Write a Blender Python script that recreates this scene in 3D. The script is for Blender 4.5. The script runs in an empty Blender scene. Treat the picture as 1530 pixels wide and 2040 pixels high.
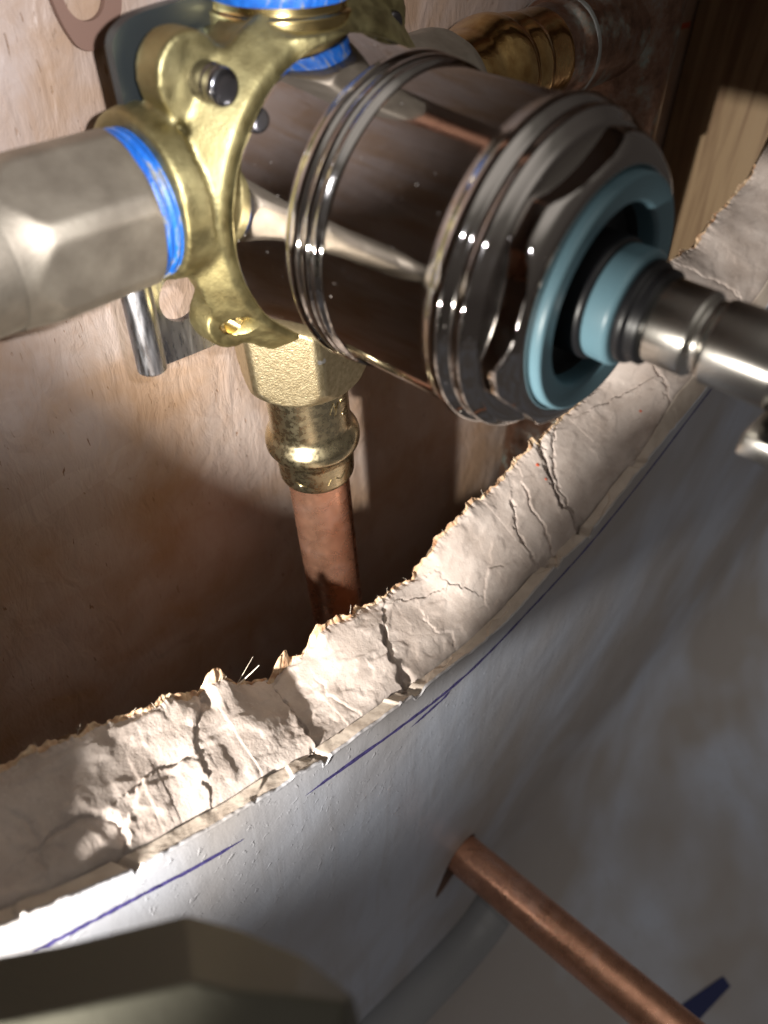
import bpy, bmesh, math, random
import numpy as np
from mathutils import Vector, Matrix
random.seed(7)
PI = math.pi
MM = 0.001                       # everything below is written in millimetres
S = bpy.context.scene
COL = S.collection

# ---------------------------------------------------------------- camera
# world: X along the wall to the right, Y into the wall cavity, Z up; the wall face is the plane Y = 0
cam_d = bpy.data.cameras.new('camera')
cam = bpy.data.objects.new('camera', cam_d); COL.objects.link(cam)
right = Vector((0.68056713, -0.73251465, 0.01583243))
down = Vector((-0.4911047, -0.47210016, -0.7320776))
fwd = Vector((0.54373206, 0.49045257, -0.68103724))
cam.matrix_world = Matrix(((right.x, -down.x, -fwd.x, 0), (right.y, -down.y, -fwd.y, -64 * MM),
                           (right.z, -down.z, -fwd.z, 0), (0, 0, 0, 1)))
cam_d.sensor_fit = 'HORIZONTAL'; cam_d.sensor_width = 36; cam_d.lens = 36 * 1550 / 1530
cam_d.clip_start = 0.002; cam_d.clip_end = 20
cam_d.dof.use_dof = True; cam_d.dof.focus_distance = 0.176; cam_d.dof.aperture_fstop = 19
S.camera = cam
S.view_settings.view_transform = 'Standard'; S.view_settings.look = 'None'
S.view_settings.exposure = 0; S.view_settings.gamma = 1

# ---------------------------------------------------------------- world: a dim room behind the photographer
W = bpy.data.worlds.new('World'); S.world = W; W.use_nodes = True
wn = W.node_tree.nodes; wl = W.node_tree.links; wn.clear()
wo = wn.new('ShaderNodeOutputWorld'); wb = wn.new('ShaderNodeBackground')
tc = wn.new('ShaderNodeTexCoord')
vm = wn.new('ShaderNodeVectorMath'); vm.operation = 'DOT_PRODUCT'
vm.inputs[1].default_value = Vector((-0.15, -0.42, 0.9)).normalized()
rp = wn.new('ShaderNodeValToRGB'); e = rp.color_ramp.elements
e[0].position = 0.25; e[0].color = (0.040, 0.034, 0.030, 1)
e[1].position = 0.95; e[1].color = (0.46, 0.43, 0.39, 1)
x2_ = e.new(0.84); x2_.color = (0.13, 0.12, 0.105, 1)
x_ = e.new(0.72); x_.color = (0.075, 0.066, 0.058, 1)
wl.new(tc.outputs['Generated'], vm.inputs[0]); wl.new(vm.outputs['Value'], rp.inputs[0])
wl.new(rp.outputs[0], wb.inputs[0]); wb.inputs[1].default_value = 1.3; wl.new(wb.outputs[0], wo.inputs[0])

# ---------------------------------------------------------------- lamps (an LED torch at the left, the phone's own LED)
def lamp(name, kind, loc, power, color, radius, target=None, size=None, blend=0.5):
    l = bpy.data.lights.new(name, kind); l.energy = power; l.color = color
    l.shadow_soft_size = radius * MM
    o = bpy.data.objects.new(name, l); COL.objects.link(o); o.location = Vector(loc) * MM
    if kind == 'SPOT':
        l.spot_size = math.radians(size); l.spot_blend = blend
        o.rotation_euler = (Vector(target) - Vector(loc)).to_track_quat('-Z', 'Y').to_euler()
    return o
lamp('torch', 'SPOT', (-62, -23, -77), 5.0, (1.0, 0.945, 0.85), 2.6, (30, 4, -105), 73, 1.0)
lamp('phone_led', 'SPOT', (13, -62, 1), 1.7, (0.95, 0.96, 1.0), 1.5, (92, 100, -18), 74, 1.0)

# ---------------------------------------------------------------- noise
_rng = np.random.RandomState(11)
_perm = _rng.permutation(512); _perm = np.concatenate([_perm, _perm])
_ang = _rng.rand(512) * 2 * np.pi; _gx, _gy = np.cos(_ang), np.sin(_ang)
def perlin(x, y, seed=0):
    x = np.asarray(x, float) + seed * 17.31; y = np.asarray(y, float) + seed * 9.77
    xi = np.floor(x).astype(int); yi = np.floor(y).astype(int); xf = x - xi; yf = y - yi
    u = xf**3 * (xf * (xf * 6 - 15) + 10); v = yf**3 * (yf * (yf * 6 - 15) + 10)
    def g(i, j):
        k = _perm[(_perm[(xi + i) % 512] + yi + j) % 512]
        return _gx[k] * (xf - i) + _gy[k] * (yf - j)
    a = g(0, 0) * (1 - u) + g(1, 0) * u; b = g(0, 1) * (1 - u) + g(1, 1) * u
    return (a * (1 - v) + b * v) * 1.5
def fbm(x, y, o=4, seed=0):
    r = 0; a = 1
    for i in range(o):
        r = r + a * perlin(x * 2**i, y * 2**i, seed + i); a *= 0.5
    return r
def sstep(a, b, x):
    t = np.clip((x - a) / (b - a), 0, 1); return t * t * (3 - 2 * t)

# ---------------------------------------------------------------- materials
def mat(name, base=(0.5, 0.5, 0.5), rough=0.5, metal=0.0, **k):
    m = bpy.data.materials.new(name); m.use_nodes = True
    b = m.node_tree.nodes['Principled BSDF']
    b.inputs['Base Color'].default_value = (*base, 1); b.inputs['Roughness'].default_value = rough
    b.inputs['Metallic'].default_value = metal
    for kk, v in k.items(): b.inputs[kk.replace('_', ' ')].default_value = v
    return m
class NB:
    """small node builder: textures in millimetres of object space"""
    def __init__(s, m):
        s.m = m; s.n = m.node_tree.nodes; s.l = m.node_tree.links; s.b = s.n['Principled BSDF']
        s.tc = s.n.new('ShaderNodeTexCoord'); s.h = None
    def map(s, scale=(1, 1, 1), rot=(0, 0, 0)):
        q = s.n.new('ShaderNodeMapping'); q.inputs['Scale'].default_value = [1000 * v for v in scale]
        q.inputs['Rotation'].default_value = rot
        s.l.new(s.tc.outputs['Object'], q.inputs[0]); return q.outputs[0]
    def noise(s, size, detail=4, scale=(1, 1, 1), rot=(0, 0, 0), rough=0.55, dist=0.0):
        t = s.n.new('ShaderNodeTexNoise'); t.inputs['Scale'].default_value = 1.0 / size
        t.inputs['Detail'].default_value = detail; t.inputs['Roughness'].default_value = rough
        t.inputs['Distortion'].default_value = dist
        s.l.new(s.map(scale, rot), t.inputs['Vector']); return t.outputs['Fac']
    def vor(s, size, scale=(1, 1, 1), rot=(0, 0, 0), out='Distance', feat='F1'):
        t = s.n.new('ShaderNodeTexVoronoi'); t.inputs['Scale'].default_value = 1.0 / size; t.feature = feat
        s.l.new(s.map(scale, rot), t.inputs['Vector']); return t.outputs[out]
    def ramp(s, fac, stops):
        r = s.n.new('ShaderNodeValToRGB'); e = r.color_ramp.elements
        while len(e) < len(stops): e.new(0.5)
        for q, (p, c) in zip(e, stops):
            q.position = p; q.color = (*c, 1) if isinstance(c, tuple) else (c, c, c, 1)
        s.l.new(fac, r.inputs[0]); return r.outputs[0]
    def mix(s, fac, a, b, mode='MIX'):
        q = s.n.new('ShaderNodeMix'); q.data_type = 'RGBA'; q.blend_type = mode
        for i, v in ((0, fac), (6, a), (7, b)):
            if isinstance(v, (int, float)): q.inputs[i].default_value = v if i == 0 else (v, v, v, 1)
            elif isinstance(v, tuple): q.inputs[i].default_value = (*v, 1)
            else: s.l.new(v, q.inputs[i])
        return q.outputs[2]
    def math(s, op, a, b=0.0):
        q = s.n.new('ShaderNodeMath'); q.operation = op
        for i, v in enumerate((a, b)):
            if isinstance(v, (int, float)): q.inputs[i].default_value = v
            else: s.l.new(v, q.inputs[i])
        return q.outputs[0]
    def color(s, c): s.l.new(c, s.b.inputs['Base Color'])
    def rough(s, c): s.l.new(c, s.b.inputs['Roughness'])
    def metal(s, c): s.l.new(c, s.b.inputs['Metallic'])
    def bump(s, h, dist_mm, strength=1.0):
        q = s.n.new('ShaderNodeBump'); q.inputs['Strength'].default_value = strength
        q.inputs['Distance'].default_value = dist_mm * MM
        s.l.new(h, q.inputs['Height'])
        if s.h: s.l.new(s.h, q.inputs['Normal'])
        s.h = q.outputs[0]; s.l.new(s.h, s.b.inputs['Normal'])

M = {}
# painted wall face: blue-white skim with roller stipple, drag marks and faint stains
m = M['face'] = mat('painted_wall', (0.6, 0.62, 0.68), 0.42, Specular_IOR_Level=0.25); q = NB(m)
st = q.ramp(q.noise(110, 3, (1, 1, 1), dist=0.2), [(0.42, (0.37, 0.345, 0.34)), (0.62, (0.48, 0.52, 0.62))])
drag = q.noise(7, 6, (1.0, 1, 0.13), (0, math.radians(32), 0), 0.6, 0.8)
st = q.mix(q.ramp(drag, [(0.52, 0.0), (0.74, 0.4)]), st, (0.37, 0.36, 0.38))
gr = q.ramp(q.noise(1.6, 3, dist=0.4), [(0.72, 0.0), (0.78, 0.6)])
q.color(q.mix(gr, st, (0.62, 0.63, 0.68)))
q.rough(q.ramp(q.noise(25, 4, dist=0.2), [(0.35, 0.38), (0.65, 0.55)]))
q.bump(q.noise(45, 3), 2.0, 0.4)
q.bump(drag, 0.25, 0.35)
q.bump(q.ramp(q.noise(2.2, 3, dist=0.6), [(0.60, 0.0), (0.75, 1.0)]), 0.14, 0.6)
q.bump(q.noise(0.8, 3), 0.07, 0.5)
# cream backer board edge
m = M['backer'] = mat('backer_board', (0.52, 0.44, 0.35), 0.62); q = NB(m)
q.color(q.ramp(q.noise(5, 5), [(0.35, (0.44, 0.365, 0.31)), (0.65, (0.53, 0.46, 0.40))]))
q.bump(q.noise(0.8, 3, (1, 5, 1)), 0.12, 0.6)
# torn gypsum core
m = M['gyps'] = mat('gypsum_core', (0.6, 0.52, 0.48), 0.85); q = NB(m)
c = q.ramp(q.noise(9, 5), [(0.32, (0.35, 0.29, 0.26)), (0.50, (0.44, 0.375, 0.345)), (0.68, (0.52, 0.455, 0.425))])
c = q.mix(q.ramp(q.noise(3.0, 4, dist=1.5), [(0.62, 0.0), (0.74, 0.55)]), c, (0.30, 0.25, 0.23))
c = q.mix(q.ramp(q.noise(1.1, 3), [(0.64, 0.0), (0.72, 0.35)]), c, (0.60, 0.56, 0.52))
q.color(c)
q.bump(q.noise(2.0, 3), 0.12, 0.6); q.bump(q.noise(0.5, 3, rough=0.6), 0.11, 0.7)
M['hole_dark'] = mat('hole_shade', (0.16, 0.10, 0.08), 0.9)  # shade inside the pipe hole, put in as a dark colour
m = M['paper'] = mat('torn_paper', (0.48, 0.30, 0.17), 0.85); q = NB(m)
m.node_tree.nodes['Principled BSDF'].inputs['Subsurface Weight'].default_value = 0.0
q.color(q.ramp(q.noise(2.5, 4), [(0.35, (0.38, 0.20, 0.11)), (0.62, (0.66, 0.50, 0.34))])); q.bump(q.noise(0.7, 3), 0.2, 0.7)
M['fibre'] = mat('paper_fibre', (0.75, 0.66, 0.55), 0.8)
M['blood'] = mat('red_speck', (0.50, 0.09, 0.04), 0.6)
m = M['pen'] = mat('pen_ink', (0.035, 0.03, 0.16), 0.5); q = NB(m)
q.color(q.ramp(q.noise(1.2, 3, (1, 1, 1)), [(0.35, (0.022, 0.018, 0.10)), (0.75, (0.12, 0.10, 0.34))]))
# back board: pinkish strand board
m = M['osb'] = mat('strand_board', (0.5, 0.38, 0.3), 0.42); q = NB(m)
v1 = q.vor(17, (1, 1, 0.45), (0, 0.5, 0), 'Color'); v2 = q.vor(11, (0.4, 1, 1), (0, -0.6, 0), 'Color')
c = q.mix(0.5, q.ramp(v1, [(0.1, (0.42, 0.33, 0.29)), (0.9, (0.48, 0.39, 0.35))]), q.ramp(v2, [(0.1, (0.42, 0.33, 0.285)), (0.9, (0.50, 0.415, 0.375))]))
g1 = q.noise(2.6, 6, (1, 1, 0.22), (0, 0.7, 0), 0.65, 1.0)
c = q.mix(q.ramp(g1, [(0.54, 0.0), (0.74, 0.28)]), c, (0.40, 0.24, 0.15))
sp = q.ramp(q.noise(0.9, 2, (1.0, 1, 0.24), (0, 0.95, 0), 0.5, 0.6), [(0.68, 0.0), (0.73, 0.9)])
spm = q.math('MULTIPLY', sp, q.ramp(q.noise(14, 2), [(0.46, 0.0), (0.56, 1.0)]))
c = q.mix(spm, c, (0.20, 0.10, 0.05)); c = q.mix(q.ramp(q.noise(30, 4, dist=0.5), [(0.40, 0.0), (0.66, 0.75)]), c, (0.36, 0.22, 0.125)); q.color(c)
q.bump(q.noise(7, 4, (1, 1, 0.5), (0, 0.6, 0), dist=0.6), 1.5, 0.7); q.bump(g1, 0.4, 0.6); q.bump(q.math('MULTIPLY', spm, -1.0), 0.3, 0.7)
# stud
m = M['wood'] = mat('stud_wood', (0.42, 0.28, 0.16), 0.6); q = NB(m)
q.color(q.ramp(q.noise(5, 6, (1, 1, 0.06), dist=0.8), [(0.35, (0.17, 0.10, 0.055)), (0.6, (0.31, 0.215, 0.125))]))
q.bump(q.noise(2, 4, (1, 1, 0.05)), 0.3, 0.5)
# metals
m = M['cast'] = mat('cast_brass', (0.60, 0.50, 0.20), 0.33, 1.0); q = NB(m)
q.color(q.ramp(q.noise(6, 5), [(0.35, (0.26, 0.215, 0.10)), (0.68, (0.38, 0.33, 0.165))]))
q.rough(q.ramp(q.noise(2.5, 4), [(0.35, 0.42), (0.65, 0.56)]))
q.bump(q.noise(0.5, 3), 0.08, 0.7); q.bump(q.noise(5, 2), 0.25, 0.4)
m = M['turned'] = mat('turned_brass', (0.78, 0.60, 0.26), 0.2, 1.0); q = NB(m); q.bump(q.noise(0.5, 2, (0.2, 0.2, 1)), 0.03, 0.5)
m = M['sand'] = mat('sand_cast_brass', (0.60, 0.51, 0.36), 0.42, 1.0); q = NB(m)
c = q.ramp(q.noise(1.0, 4), [(0.3, (0.40, 0.32, 0.19)), (0.7, (0.60, 0.51, 0.33))])
pit = q.ramp(q.noise(1.7, 3, dist=0.5), [(0.70, 0.0), (0.74, 1.0)])
wh = q.ramp(q.noise(4.2, 2), [(0.715, 0.0), (0.75, 0.9)])
c = q.mix(pit, c, (0.08, 0.05, 0.03)); q.color(q.mix(wh, c, (0.7, 0.7, 0.7)))
q.rough(q.mix(pit, 0.40, 0.9)); q.bump(q.noise(0.42, 3, rough=0.6), 0.13, 0.75)
m = M['press'] = mat('press_bronze', (0.62, 0.50, 0.30), 0.17, 1.0); q = NB(m)
q.color(q.ramp(q.noise(3, 5), [(0.35, (0.62, 0.53, 0.34)), (0.6, (0.68, 0.59, 0.39))]))
q.rough(q.ramp(q.noise(1.3, 4), [(0.4, 0.24), (0.72, 0.36)])); q.bump(q.noise(0.6, 2), 0.01, 0.5); q.bump(q.noise(5, 2), 0.05, 0.4)
m = M['goldpress'] = mat('golden_bronze', (0.70, 0.46, 0.18), 0.15, 1.0); q = NB(m)
q.color(q.ramp(q.noise(4, 5), [(0.35, (0.50, 0.30, 0.11)), (0.6, (0.75, 0.52, 0.22))])); q.bump(q.noise(2.5, 3), 0.2, 0.5)
m = M['bronze'] = mat('dull_bronze', (0.42, 0.36, 0.28), 0.58, 1.0); q = NB(m)
q.color(q.ramp(q.noise(7, 5), [(0.35, (0.29, 0.25, 0.20)), (0.65, (0.42, 0.37, 0.30))])); q.bump(q.noise(0.7, 3), 0.06, 0.6)
m = M['copper'] = mat('copper', (0.80, 0.40, 0.24), 0.3, 0.9); q = NB(m)
c = q.ramp(q.noise(9, 5, dist=0.8), [(0.3, (0.58, 0.30, 0.20)), (0.52, (0.74, 0.39, 0.26)), (0.72, (0.78, 0.46, 0.35))])
c = q.mix(q.ramp(q.noise(1.6, 3), [(0.70, 0.0), (0.76, 0.7)]), c, (0.25, 0.10, 0.06)); q.color(c)
q.rough(q.ramp(q.noise(3.5, 5, dist=0.5), [(0.35, 0.22), (0.7, 0.40)])); q.bump(q.noise(2.0, 4, (1, 1, 0.3)), 0.04, 0.5)
m = M['aged'] = mat('aged_copper', (0.3, 0.18, 0.12), 0.45, 0.6); q = NB(m)
c = q.ramp(q.noise(6, 6, rough=0.7), [(0.30, (0.12, 0.065, 0.045)), (0.5, (0.26, 0.155, 0.11)), (0.72, (0.30, 0.27, 0.25))])
pt = q.ramp(q.noise(14, 6, rough=0.7), [(0.52, 0.0), (0.66, 0.7)])
c = q.mix(pt, c, (0.15, 0.27, 0.26)); q.color(c); q.metal(q.mix(pt, 0.9, 0.1)); q.rough(q.mix(pt, 0.36, 0.8)); q.bump(q.noise(1.2, 4), 0.25, 0.6)
m = M['chrome'] = mat('chrome', (0.48, 0.455, 0.44), 0.045, 1.0); q = NB(m)
du = q.math('MULTIPLY', q.ramp(q.noise(0.7, 2), [(0.73, 0.0), (0.76, 1.0)]), q.ramp(q.noise(9, 3), [(0.5, 0.0), (0.62, 1.0)]))
q.color(q.mix(du, (0.48, 0.455, 0.44), (0.5, 0.46, 0.42))); q.metal(q.math('SUBTRACT', 1.0, du))
q.rough(q.mix(du, q.ramp(q.noise(4, 5), [(0.4, 0.035), (0.72, 0.13)]), 0.7)); q.bump(q.noise(6, 2), 0.03, 0.5)
m = M['steel'] = mat('stem_steel', (0.62, 0.60, 0.56), 0.24, 1.0); q = NB(m); q.bump(q.noise(0.6, 3, (0.3, 1, 0.3)), 0.03, 0.5)
m = M['zinc'] = mat('zinc_plate', (0.62, 0.62, 0.66), 0.30, 1.0); q = NB(m)
q.rough(q.ramp(q.noise(1, 4, (1, 1, 0.15)), [(0.35, 0.22), (0.7, 0.45)])); q.bump(q.noise(0.6, 4, (1, 1, 0.12)), 0.06, 0.6)
m = M['ring'] = mat('blue_grey_plastic', (0.13, 0.235, 0.29), 0.35, Subsurface_Weight=0.0)
M['rubber'] = mat('black_rubber', (0.012, 0.012, 0.014), 0.35)
M['cavity'] = mat('dark_cavity', (0.02, 0.017, 0.015), 0.7)
m = M['ptfe'] = mat('blue_thread_sealant', (0.015, 0.16, 0.62), 0.38); q = NB(m)
q.color(q.ramp(q.noise(1.5, 4, (1.5, 0.35, 0.35), dist=0.6), [(0.35, (0.008, 0.08, 0.36)), (0.55, (0.012, 0.13, 0.50)), (0.66, (0.22, 0.22, 0.20))])); q.bump(q.noise(0.9, 3, (2, 1, 1)), 0.2, 0.7)
m = M['white_seal'] = mat('white_sealant', (0.62, 0.62, 0.58), 0.6); NB(m).bump(NB(m).noise(0.8, 3), 0.3, 0.8)
m = M['olive'] = mat('olive_plastic', (0.085, 0.082, 0.062), 0.5); q = NB(m); q.bump(q.noise(0.8, 3), 0.08, 0.6)
m = M['tub'] = mat('tub_enamel', (0.30, 0.26, 0.23), 0.5); q = NB(m)
q.color(q.ramp(q.noise(40, 3), [(0.35, (0.31, 0.295, 0.29)), (0.65, (0.37, 0.36, 0.37))])); q.bump(q.noise(30, 3), 1.0, 0.3)
m = M['bar'] = mat('grey_enamel', (0.27, 0.28, 0.30), 0.25); NB(m).bump(NB(m).noise(4, 4), 0.2, 0.4)
m = M['shadow_plate'] = mat('shadow_brown', (0.20, 0.115, 0.085), 0.6)  # brown of the shadow patch on the back board
M['darksteel'] = mat('dark_steel', (0.22, 0.215, 0.23), 0.22, 1.0)
M['shaded_tab'] = mat('shaded_plate', (0.10, 0.115, 0.12), 0.38, 0.9)  # shaded copy of the bracket metal, its darkness put into the colour
m = M['solder'] = mat('solder', (0.34, 0.35, 0.34), 0.5, 0.6); NB(m).bump(NB(m).noise(1.2, 3), 0.3, 0.7)
m = M['tape'] = mat('blue_tape', (0.014, 0.022, 0.10), 0.7); NB(m).bump(NB(m).noise(0.6, 2), 0.1, 0.6)

# ---------------------------------------------------------------- mesh helpers
def tag(o, label=None, cat=None, group=None, kind=None):
    if label: o['label'] = label
    if cat: o['category'] = cat
    if group: o['group'] = group
    if kind: o['kind'] = kind
    return o
def empty(name, loc, label, cat, group=None):
    o = bpy.data.objects.new(name, None); COL.objects.link(o); o.location = Vector(loc) * MM
    o.empty_display_size = 0.01
    return tag(o, label, cat, group)
def mesh(name, V, F, material, parent=None, smooth=True, mats=None, mi=None):
    me = bpy.data.meshes.new(name)
    V = np.asarray(V, float) * MM
    if parent is not None: V = V - np.array(parent.matrix_basis.translation if parent.parent is None else root_loc(parent))
    me.from_pydata(V.tolist(), [], F); me.update()
    for mm_ in (mats or [material]): me.materials.append(mm_)
    if mi is not None: me.polygons.foreach_set('material_index', mi)
    if smooth: me.polygons.foreach_set('use_smooth', [True] * len(me.polygons))
    o = bpy.data.objects.new(name, me); COL.objects.link(o)
    if parent is not None: o.parent = parent
    return o
def root_loc(p):
    t = Vector((0, 0, 0))
    while p is not None: t += p.location; p = p.parent
    return t
def sharp(o, ang=35):
    me = o.data
    bm = bmesh.new(); bm.from_mesh(me)
    for e_ in bm.edges:
        if len(e_.link_faces) == 2 and e_.calc_face_angle(0) > math.radians(ang): e_.smooth = False
    bm.to_mesh(me); bm.free(); return o
def frame(axis):
    a = Vector(axis).normalized(); u = Vector((0, 0, 1)) if abs(a.z) < 0.9 else Vector((1, 0, 0))
    u = (u - a * u.dot(a)).normalized(); return a, u, a.cross(u)
def rnd(prof, rad=0.5, k=3):
    """round the corners of a (t, r) profile"""
    out = [prof[0]]
    for p0, p1, p2 in zip(prof, prof[1:], prof[2:]):
        a = Vector(p0) - Vector(p1); b = Vector(p2) - Vector(p1)
        d = min(rad, a.length * 0.45, b.length * 0.45)
        if d < 1e-4: out.append(p1); continue
        A = Vector(p1) + a.normalized() * d; B = Vector(p1) + b.normalized() * d
        for i in range(k + 1):
            t = i / k; out.append(tuple(A * (1 - t)**2 + Vector(p1) * 2 * t * (1 - t) + B * t * t))
    out.append(prof[-1]); return out
def lathe(name, org, axis, prof, material, parent=None, n=96, hexa=None, rot=0.0, wob=0.0, sides=6, ang=35):
    """prof: list of (t along axis, radius); hexa: apothem clip; closed ends where radius 0"""
    a, u, v = frame(axis); org = Vector(org); V = []; F = []
    for (t, r) in prof:
        for i in range(n):
            f = 2 * PI * i / n; rr = r
            if hexa:
                g = (f + rot) % (2 * PI / sides) - PI / sides; rr = min(r, hexa / math.cos(g))
            if wob: rr *= 1 + wob * float(perlin(math.cos(f) * 2 + t * 0.2, math.sin(f) * 2 + t * 0.13))
            V.append(org + a * t + (u * math.cos(f) + v * math.sin(f)) * rr)
    for j in range(len(prof) - 1):
        for i in range(n):
            k = (i + 1) % n; F.append((j * n + i, j * n + k, (j + 1) * n + k, (j + 1) * n + i))
    o = mesh(name, [tuple(p) for p in V], F, material, parent)
    bm = bmesh.new(); bm.from_mesh(o.data)
    bmesh.ops.remove_doubles(bm, verts=bm.verts, dist=1e-7)
    bmesh.ops.recalc_face_normals(bm, faces=bm.faces); bm.to_mesh(o.data); bm.free()
    return sharp(o, ang)
def box(name, c, s, material, parent=None, bev=0.5, R=None, seg=2):
    bm = bmesh.new(); bmesh.ops.create_cube(bm, size=1)
    bmesh.ops.scale(bm, vec=s, verts=bm.verts)
    if bev: bmesh.ops.bevel(bm, geom=bm.edges[:], offset=bev, segments=seg, affect='EDGES', profile=0.5)
    if R is not None: bmesh.ops.transform(bm, matrix=R, verts=bm.verts)
    bmesh.ops.translate(bm, vec=c, verts=bm.verts)
    bm.verts.index_update()
    o = mesh(name, [tuple(v.co) for v in bm.verts], [[v.index for v in f.verts] for f in bm.faces], material, parent); bm.free()
    return sharp(o, 30)
def tube(name, pts, r, material, parent=None, n=10, taper=1.0):
    V = []; F = []; P = [Vector(p) for p in pts]
    for j, p in enumerate(P):
        d = (P[min(j + 1, len(P) - 1)] - P[max(j - 1, 0)]).normalized(); a, u, v = frame(d)
        rr = r * (1 + (taper - 1) * j / (len(P) - 1))
        for i in range(n):
            f = 2 * PI * i / n; V.append(tuple(p + (u * math.cos(f) + v * math.sin(f)) * rr))
    for j in range(len(P) - 1):
        for i in range(n): k = (i + 1) % n; F.append((j * n + i, j * n + k, (j + 1) * n + k, (j + 1) * n + i))
    F.append(tuple(range(n))); F.append(tuple((len(P) - 1) * n + i for i in range(n)))
    return mesh(name, V, F, material, parent)

# ================================================================ THE WALL WITH ITS SAWN OPENING
HX, HZ = 115.0, 20.0      # centre of the rough round opening
FR = [(-180, 176), (-150, 180), (-138, 181), (-131.8, 181.0), (-128.8, 181.0), (-124.4, 180.8), (-120.2, 179.7), (-115.6, 178.6), (-112.2, 178.2), (-110.1, 179.2), (-109.3, 178.8), (-106.2, 178.4), (-102.4, 178.2), (-100.0, 179.0), (-95.7, 180.0), (-92.3, 181.1), (-88.1, 183.0), (-83.2, 180.9), (-81.0, 180.4), (-76.4, 183.6), (-71.2, 182.5), (-66.1, 182.7), (-60.9, 185.2), (-55.7, 189.3), (-50.4, 192.8), (-45.3, 198.3), (-38, 203), (-20, 200), (0, 190), (90, 150), (150, 165), (180, 176)]
CR = [(-180, 175), (-150, 180), (-138, 181), (-131.1, 181.9), (-128.1, 181.8), (-124.7, 181.0), (-121.9, 180.0), (-118.7, 179.4), (-114.8, 178.0), (-110.0, 178.3), (-106.2, 178.3), (-100.4, 178.8), (-94.3, 181.2), (-89.0, 181.2), (-82.9, 180.1), (-77.1, 182.0), (-74.7, 182.6), (-68.9, 180.9), (-66.3, 181.9), (-59.3, 177.8), (-55.7, 180.1), (-51.3, 186), (-46.1, 192.6), (-38, 198), (-20, 196), (0, 186), (90, 147), (150, 163), (180, 175)]
BK = [(-180, 168), (-150, 174), (-138, 177), (-128.5, 175.2), (-125.0, 171.9), (-122.6, 171.8), (-119.7, 171.0), (-117.2, 169.8), (-114.8, 173.4), (-114.0, 169.6), (-113.0, 169.6), (-110.5, 175.4), (-108.3, 178.4), (-107.0, 176.7), (-104.5, 175.0), (-103.2, 170.2), (-100.2, 170.8), (-97.1, 172.7), (-93.9, 173.3), (-91.2, 174.0), (-89.4, 168.9), (-86.5, 166.5), (-84.3, 164.5), (-78.8, 166.4), (-76.4, 166.1), (-71.3, 166.6), (-67.9, 169.3), (-62.8, 173), (-56, 168), (-51.6, 162.7), (-48.4, 165.0), (-44.7, 176.4), (-42.0, 177.6), (-38.9, 184.2), (-35.9, 190.4), (-30, 192), (-10, 188), (60, 150), (90, 143), (150, 158), (180, 168)]
_g = np.arange(-180, 180.01, 0.25)
_b = np.interp(_g, [a for a, b in BK], [b for a, b in BK]); _k = np.exp(-np.linspace(-2, 2, 25)**2); _k /= _k.sum()
BKS = np.convolve(np.concatenate([_b[-13:-1], _b, _b[1:13]]), _k, 'valid')
def tab(T, th): return np.interp(th, [a for a, b in T], [b for a, b in T])
AR = 180.0 * PI / 180     # mm of arc per degree
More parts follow.
